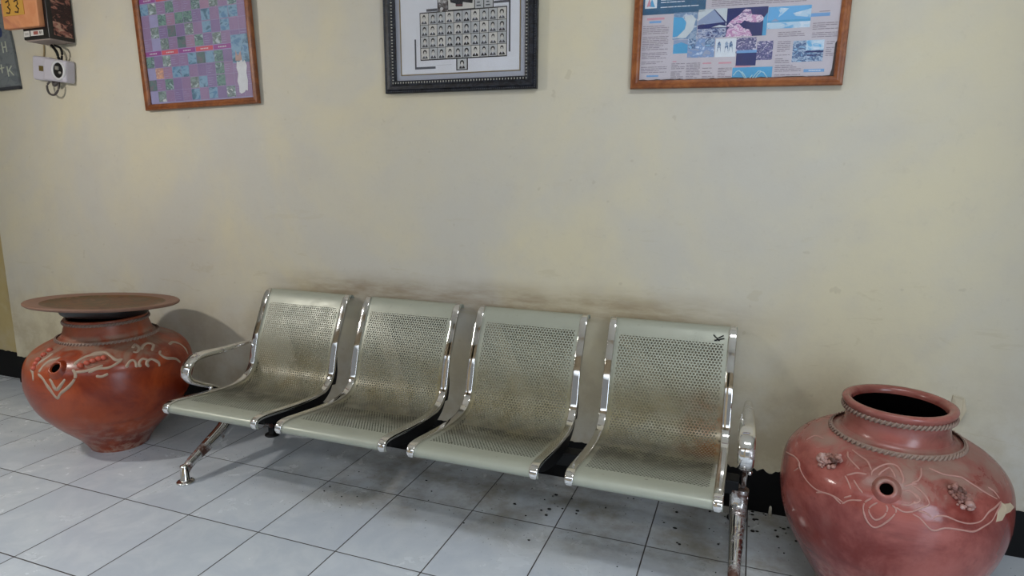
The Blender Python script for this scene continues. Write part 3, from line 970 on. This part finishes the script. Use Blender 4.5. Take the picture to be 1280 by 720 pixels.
# beach
q((-.236, .187, -.144, .288), 7)
m.poly([(-.236, .196), (-.215, .20), (-.190, .225), (-.186, .248), (-.200, .268), (-.236, .272)], Y0 - .0008, 5)
m.poly([(-.215, .20), (-.222, .192), (-.185, .192), (-.160, .22), (-.150, .26), (-.165, .276), (-.195, .27), (-.186, .248), (-.190, .225)], Y0 - .0009, 6)
# thatched house
q((-.142, .188, -.035, .294), 6)
m.quad(-.142, .188, -.035, .222, Y0 - .0008, 10); m.poly([(-.142, .222), (-.035, .222), (-.040, .245), (-.142, .238)], Y0 - .0009, 9)
m.poly([(-.142, .236), (-.112, .243), (-.086, .290), (-.142, .252)], Y0 - .0012, 8); m.poly([(-.118, .238), (-.086, .292), (-.038, .244)], Y0 - .0012, 8)
m.poly([(-.086, .292), (-.082, .292), (-.032, .240), (-.039, .240)], Y0 - .0014, 9)
m.poly([(-.09, .226), (-.06, .234), (-.034, .228), (-.034, .224)], Y0 - .0014, 6)
# stone figure
q((-.035, .188, .112, .292), 9)
m.poly([(-.035, .225), (-.02, .246), (.012, .268), (.03, .287), (.05, .284), (.056, .266), (.09, .262), (.104, .246), (.085, .236), (.05, .238), (.03, .246), (.02, .236), (.0, .236), (-.02, .226)], Y0 - .0008, 11)
m.poly([(-.035, .188), (-.030, .216), (-.01, .236), (.012, .234), (.028, .218), (.05, .212), (.062, .190), (.06, .188)], Y0 - .0009, 11)
m.poly([(.098, .188), (.098, .25), (.112, .27), (.112, .188)], Y0 - .0009, 5)
# sea and sky
q((.113, .21, .262, .288), 12); m.quad(.113, .21, .262, .232, Y0 - .0008, 13); m.quad(.113, .232, .262, .240, Y0 - .0009, 5)
m.poly([(.142, .285), (.185, .280), (.165, .262), (.15, .25), (.155, .268)], Y0 - .0009, 13); m.poly([(.2, .262), (.262, .276), (.262, .245), (.21, .252)], Y0 - .0009, 13)
m.poly([(.125, .236), (.14, .246), (.155, .236)], Y0 - .0011, 8)
q((.261, .246, .326, .258), 3); q((.29, .262, .325, .2645), 1)
q((-.231, .134, -.175, .185), 5); m.poly([(-.231, .168), (-.2, .176), (-.175, .166), (-.175, .185), (-.231, .185)], Y0 - .0008, 8)
q((-.175, .116, -.072, .187), 15); m.quad(-.172, .15, -.145, .187, Y0 - .0008, 18); m.quad(-.11, .155, -.075, .187, Y0 - .0008, 18)
q((-.069, .115, .008, .183), 16)
for a in (-.056, -.028, -.012):
    m.poly([(a - .006, .13), (a - .002, .15), (a + .003, .15), (a + .008, .128), (a + .006, .165), (a, .174), (a - .006, .164)], Y0 - .0008, 18)
q((.007, .127, .08, .183), 14)
q((.011, .08, .084, .127), 9); m.quad(.011, .127, .084, .137, Y0 - .0009, 3)
q((.084, .099, .141, .168), 14); q((.008, .075, .066, .081), 2)
q((.001, .021, .146, .074), 5)
for k in range(3):
    m.tube([(.006 + .03 * k + .010 * j, Y0 - .001, .045 + .018 * math.sin(j * .9 + k * 2) - .003 * k) for j in range(8)], .0022, 5, 17)
for a in ((-.234, .033, -.181, .100), (-.175, .033, -.122, .100), (-.113, .033, -.065, .086), (-.053, .033, -.002, .084)):
    text(a, .0062)
q((-.23, .102, -.215, .106), 2); q((-.113, .091, -.08, .096), 2); q((-.053, .090, -.005, .096), 2)
for a in ((.155, .175, .249, .201), (.156, .125, .201, .168), (.152, .085, .203, .12), (.154, .031, .246, .082), (.272, .17, .358, .228), (.325, .096, .358, .161), (.272, .033, .350, .041), (-.095, .297, .352, .35)):
    text(a)
q((.211, .088, .317, .164), 18); m.quad(.256, .128, .317, .164, Y0 - .0008, 13); m.quad(.256, .12, .317, .126, Y0 - .0010, 9); m.quad(.262, .108, .31, .112, Y0 - .0010, 9)
q((.256, .05, .327, .061), 3)
for k in range(7):
    m.quad(.274 + k * .006, .0535, .278 + k * .006, .0575, Y0 - .0008, 16)
# dust line behind the glass at the bottom
pts = [(-.36, .031)] + [(-.36 + .72 * k / 40, .034 + .004 * rnd.random()) for k in range(41)] + [(.36, .031)]
m.poly(pts, Y0 - .0016, 19)
m.poly([(.345, .031), (.36, .031), (.36, .16), (.354, .15), (.352, .06)], Y0 - .0016, 19)
m.build('poster', mm, pr)
pane(pr, FW, FH, .03, .012)

# ------------------------------------------------------------------ things at the upper left
sl = thing('slate_board', (-1.90, W - .002, 1.913), 'dark grey chalk board at the left edge of the photo', 'board', rot=(0, math.radians(-2.0), 0))
m = MB()
m.add([(-.22, 0, 0), (.202, 0, 0), (.192, 0, .25), (.165, 0, .49), (-.22, 0, .52), (-.22, -.014, 0), (.202, -.014, 0), (.192, -.014, .25), (.165, -.014, .49), (-.22, -.014, .52)],
      [(0, 1, 2, 3, 4), (9, 8, 7, 6, 5), (0, 5, 6, 1), (1, 6, 7, 2), (2, 7, 8, 3), (3, 8, 9, 4), (4, 9, 5, 0)])
m.build('board', photo_material('slate', [(92, 98, 102), (106, 112, 114), (98, 102, 108)], 14, .8), sl)
def stroke(pts, r=.0042):
    m.tube([(x, -.0145, z) for x, z in pts], r, 6)
m_chalk = plain('chalk', (172, 176, 160), .9)
m = MB()
stroke([(.104, .215), (.102, .275)]); stroke([(.136, .217), (.134, .279)]); stroke([(.102, .245), (.136, .248)])
m.build('chalk_letter', m_chalk, sl); m = MB()
stroke([(.066, .10), (.066, .15)]); stroke([(.046, .127), (.090, .130)])
m.build('chalk_letter', m_chalk, sl); m = MB()
stroke([(.120, .075), (.116, .135)]); stroke([(.158, .135), (.118, .102)]); stroke([(.132, .112), (.166, .08)])
m.build('chalk_letter', m_chalk, sl)
m = MB(); m.ball((.098, -.013, .335), (.022, .005, .030), 14); m.build('ink_spot', plain('dark blue ink', (20, 40, 84), .5), sl)
m = MB(); m.box((-.22, -.018, .0), (.202, -.0, .016)); m.build('bottom_lip', plain('dark slate edge', (46, 48, 54), .7), sl)

bx = thing('meter_box', (-1.30, .436, 2.155), 'black box with an orange front panel fixed high on the left wall', 'box', rot=(0, 0, 0))
m = MB(); m.box((-.105, -.150, .0), (.105, -.002, .42)); bevel(m.build('box', plain('black plastic', (22, 20, 22), .35), bx), .004)
m = MB(); m.box((-.208, -.185, .058), (.083, -.150, .46)); bevel(m.build('front_panel', photo_material('faded orange card', [(198, 130, 88), (204, 140, 98), (184, 118, 88), (186, 134, 114)], 2.5, .6), bx), .005)
m = MB()
m.box((-.19, -.188, .125), (-.02, -.1845, .215))
fp = m.build('badge', plain('mustard print', (196, 148, 62), .6), bx)
m = MB()
for c in (-.145, -.075):
    m.tube([(c - .014, -.189, .197), (c + .010, -.189, .204), (c + .014, -.189, .182), (c - .002, -.189, .172), (c + .016, -.189, .157), (c + .008, -.189, .138), (c - .014, -.189, .142)], .0045, 6)
m.build('dark_marks', plain('dark brown print', (72, 44, 26), .6), fp)
m = MB(); m.quad(-.100, .016, -.052, .047, -.1506, 0); m.quad(-.044, .018, .060, .047, -.1506, 0); m.quad(-.020, .024, .018, .042, -.1510, 1); m.quad(.030, .026, .038, .040, -.1510, 2); m.quad(.045, .026, .05, .040, -.1510, 2); m.quad(-.092, .024, -.06, .038, -.1510, 3)
m.build('rating_label', [plain('label white', (206, 204, 200), .5), plain('label red', (150, 84, 76), .5), plain('label black', (60, 58, 60), .5), plain('label grey', (170, 170, 168), .5)], bx)
m = MB(); m.box((.105, -.122, .02), (.1065, -.012, .40)); m.build('side_picture', photo_material('dark figured print', [(40, 26, 26), (60, 34, 34), (34, 24, 26), (150, 96, 84), (186, 150, 130)], 16, .45), bx)
m = MB(); m.box((-.1, -.140, -.006), (.098, -.01, .0)); m.build('bottom_edge', plain('scuffed pale edge', (150, 136, 130), .6), bx)

so_ = thing('socket_unit', (-1.385, W - .002, 2.012), 'small white electrical socket unit below the black box', 'socket', rot=(0, math.radians(7.5), 0))
m = MB(); m.box((-.138, -.045, -.068), (.01, 0, .068)); m.box((-.02, -.062, -.064), (.165, 0, .060))
bevel(m.build('housing', plain('grey white plastic', (188, 184, 194), .3, var=.05), so_), .012, 3)
m = MB()
R = []
for h, r in ((.058, .056), (.066, .056), (.069, .050), (.067, .043), (.048, .041)):
    R.append([(.108 + r * math.cos(2 * PI * k / 32), -h, .0 + r * math.sin(2 * PI * k / 32)) for k in range(32)])
m.rings(R, cap=False)
m.build('socket_ring', plain('white plastic', (206, 206, 208), .25), so_)
m = MB(); m.add([(.108 + .043 * math.cos(2 * PI * k / 32), -.0625, .043 * math.sin(2 * PI * k / 32)) for k in range(32)], [tuple(range(32))]); m.build('socket_face', m_pitch, so_)
m = MB(); m.box((.088, -.068, .002), (.112, -.0626, .022)); m.ball((.121, -.064, -.012), (.012, .004, .008), 10); m.build('socket_contacts', plain('pale metal', (170, 168, 160), .3, .5), so_)
m = MB(); m.box((-.078, -.0465, -.016), (-.042, -.045, .014)); m.build('maker_label', plain('brass label', (112, 96, 48), .4, .3), so_)
m = MB()
m.tube(catmull([(.040, -.05, .135), (.06, -.05, .12), (.085, -.05, .095), (.088, -.045, .07), (.085, -.03, .05)], 16), .0075, 8)
m.tube(catmull([(.060, -.045, .137), (.105, -.045, .125), (.118, -.045, .10), (.105, -.04, .06)], 16), .006, 8)
m.build('upper_cable', m_iron, so_)
m = MB()
m.tube(catmull([(-.005, -.03, -.06), (-.022, -.04, -.095), (.0, -.045, -.135), (.045, -.045, -.14), (.072, -.04, -.105), (.062, -.03, -.06)], 30), .006, 8)
m.tube(catmull([(.02, -.03, -.06), (.04, -.04, -.085), (.07, -.035, -.06)], 14), .011, 8)
m.build('lower_cable', plain('dark grey cable', (74, 68, 66), .5), so_)
m = MB(); m.tube(catmull([(-.095, -.004, .066), (-.09, -.004, .10), (-.092, -.004, .135)], 8), .0045, 6); m.build('wall_wire', plain('dull wire', (150, 132, 96), .6), so_)

# ------------------------------------------------------------------ small litter
m = MB()
m.add([(-.024, -.006, .045), (.012, -.010, .038), (.020, -.022, -.005), (.004, -.028, -.045), (-.030, -.004, -.04), (-.024, -.004, .046), (.013, -.008, .039), (.0215, -.020, -.005), (.005, -.026, -.046), (-.030, -.002, -.041)],
      [(0, 1, 2, 3, 4), (9, 8, 7, 6, 5), (0, 5, 6, 1), (1, 6, 7, 2), (2, 7, 8, 3), (3, 8, 9, 4), (4, 9, 5, 0)])
tag(m.build('paper_scrap', plain('yellowed paper', (182, 172, 150), .8), loc=(3.307, W + .0015, .567)), 'torn beige paper scrap on the wall behind the open jar rim', 'paper')
m = MB(); m.lathe([(0, .0), (0, .008), (.02, .0065), (.036, .0055), (.042, .003), (.043, 0)], 14)
tag(m.build('plastic_stub', plain('white plastic stub', (196, 190, 176), .5), loc=(2.680, .418, 0)), 'tiny white stub standing by the black baseboard beside the right jar', 'litter')
m = MB()
rnd = random.Random(33)
def crumb(x, y, s):
    m.ball((x, y, s * .3), (s * rnd.uniform(.7, 1.5), s * rnd.uniform(.6, 1.2), s * .45), 6)
for k in range(30):
    crumb(rnd.gauss(2.62, .07), min(.42, rnd.gauss(.36, .05)), rnd.uniform(.002, .008))
for k in range(40):
    crumb(rnd.uniform(.7, 2.6), rnd.uniform(-.18, .40), rnd.uniform(.0015, .005))
for k in range(14):
    crumb(rnd.gauss(1.75, .12), rnd.gauss(.2, .08), rnd.uniform(.003, .008))
for k in range(16):
    crumb(rnd.uniform(2.2, 2.85), rnd.uniform(.0, .35), rnd.uniform(.003, .007))
tag(m.build('dirt_crumbs', plain('black dirt', (26, 22, 18), .9)), 'black dirt crumbs scattered on the tiles below the bench', 'dirt', kind='stuff')

# ------------------------------------------------------------------ camera
f, pitch, roll, yaw = 801.4273, .1826, .004, .3584
fwd = Vector((-math.sin(yaw), math.cos(yaw), 0)); right = Vector((math.cos(yaw), math.sin(yaw), 0)); up = Vector((0, 0, 1))
f2 = fwd * math.cos(pitch) - up * math.sin(pitch)
u2 = up * math.cos(pitch) + fwd * math.sin(pitch)
r3 = right * math.cos(roll) + u2 * math.sin(roll)
u3 = u2 * math.cos(roll) - right * math.sin(roll)
cam = bpy.data.objects.new('camera', bpy.data.cameras.new('camera'))
col.objects.link(cam)
mw = Matrix((r3, u3, -f2)).transposed().to_4x4()
mw.translation = Vector((2.5284, -2.3232, 1.4459))
cam.matrix_world = mw
cam.data.sensor_width = 36.0
cam.data.sensor_fit = 'HORIZONTAL'
cam.data.lens = f / 1280 * 36
cam.data.clip_start = .02
scene.camera = cam

# ------------------------------------------------------------------ light: daylight through the open front, and a ceiling lamp to the left
w = bpy.data.worlds.new('sky')
w.use_nodes = True
scene.world = w
bg = w.node_tree.nodes['Background']
wt = w.node_tree
tc = wt.nodes.new('ShaderNodeTexCoord'); sx = wt.nodes.new('ShaderNodeSeparateXYZ'); mr = wt.nodes.new('ShaderNodeMapRange'); mx = wt.nodes.new('ShaderNodeMix')
mx.data_type = 'RGBA'
wt.links.new(tc.outputs['Generated'], sx.inputs[0]); wt.links.new(sx.outputs[2], mr.inputs[0])
mr.inputs[1].default_value, mr.inputs[2].default_value = .36, .60
wt.links.new(mr.outputs[0], mx.inputs[0])
mx.inputs[6].default_value, mx.inputs[7].default_value = (.045, .048, .05, 1), (*SKY, 1)
wt.links.new(mx.outputs[2], bg.inputs[0])
bg.inputs[1].default_value = SKY_S


def area(name, loc, target, size, power, color, shape='DISK', sy=None):
    d = bpy.data.lights.new(name, 'AREA')
    d.shape, d.size, d.energy, d.color = shape, size, power, color
    if sy:
        d.size_y = sy
    o = bpy.data.objects.new(name, d)
    col.objects.link(o)
    o.location = loc
    o.rotation_euler = (Vector(target) - Vector(loc)).to_track_quat('-Z', 'Y').to_euler()
    return o


area('ceiling_lamp', (-1.25, -1.55, 2.32), (.6, .2, .3), .14, LAMP, (1.0, .95, .88))
area('added_fill_light', (2.7, -1.35, 2.95), (2.7, -.6, 0), 1.2, FILL, (.93, .97, 1.0), 'RECTANGLE', .25)  # unseen soft fill, added to brighten the right wall and floor
area('doorway_daylight', (4.3, -2.75, 1.15), (1.6, -.5, 0), 1.0, 48.0, (.72, .85, 1.0), 'RECTANGLE', 1.9)

vs = scene.view_settings
scene.display_settings.display_device = 'sRGB'
vs.view_transform = 'Standard'
vs.look = 'None'
vs.exposure = EXPO
vs.gamma = 1.0
vs.use_curve_mapping = False
scene.cycles.use_denoising = True
scene.cycles.max_bounces = 8
scene.cycles.transparent_max_bounces = 12
scene.cycles.sample_clamp_indirect = 6.0
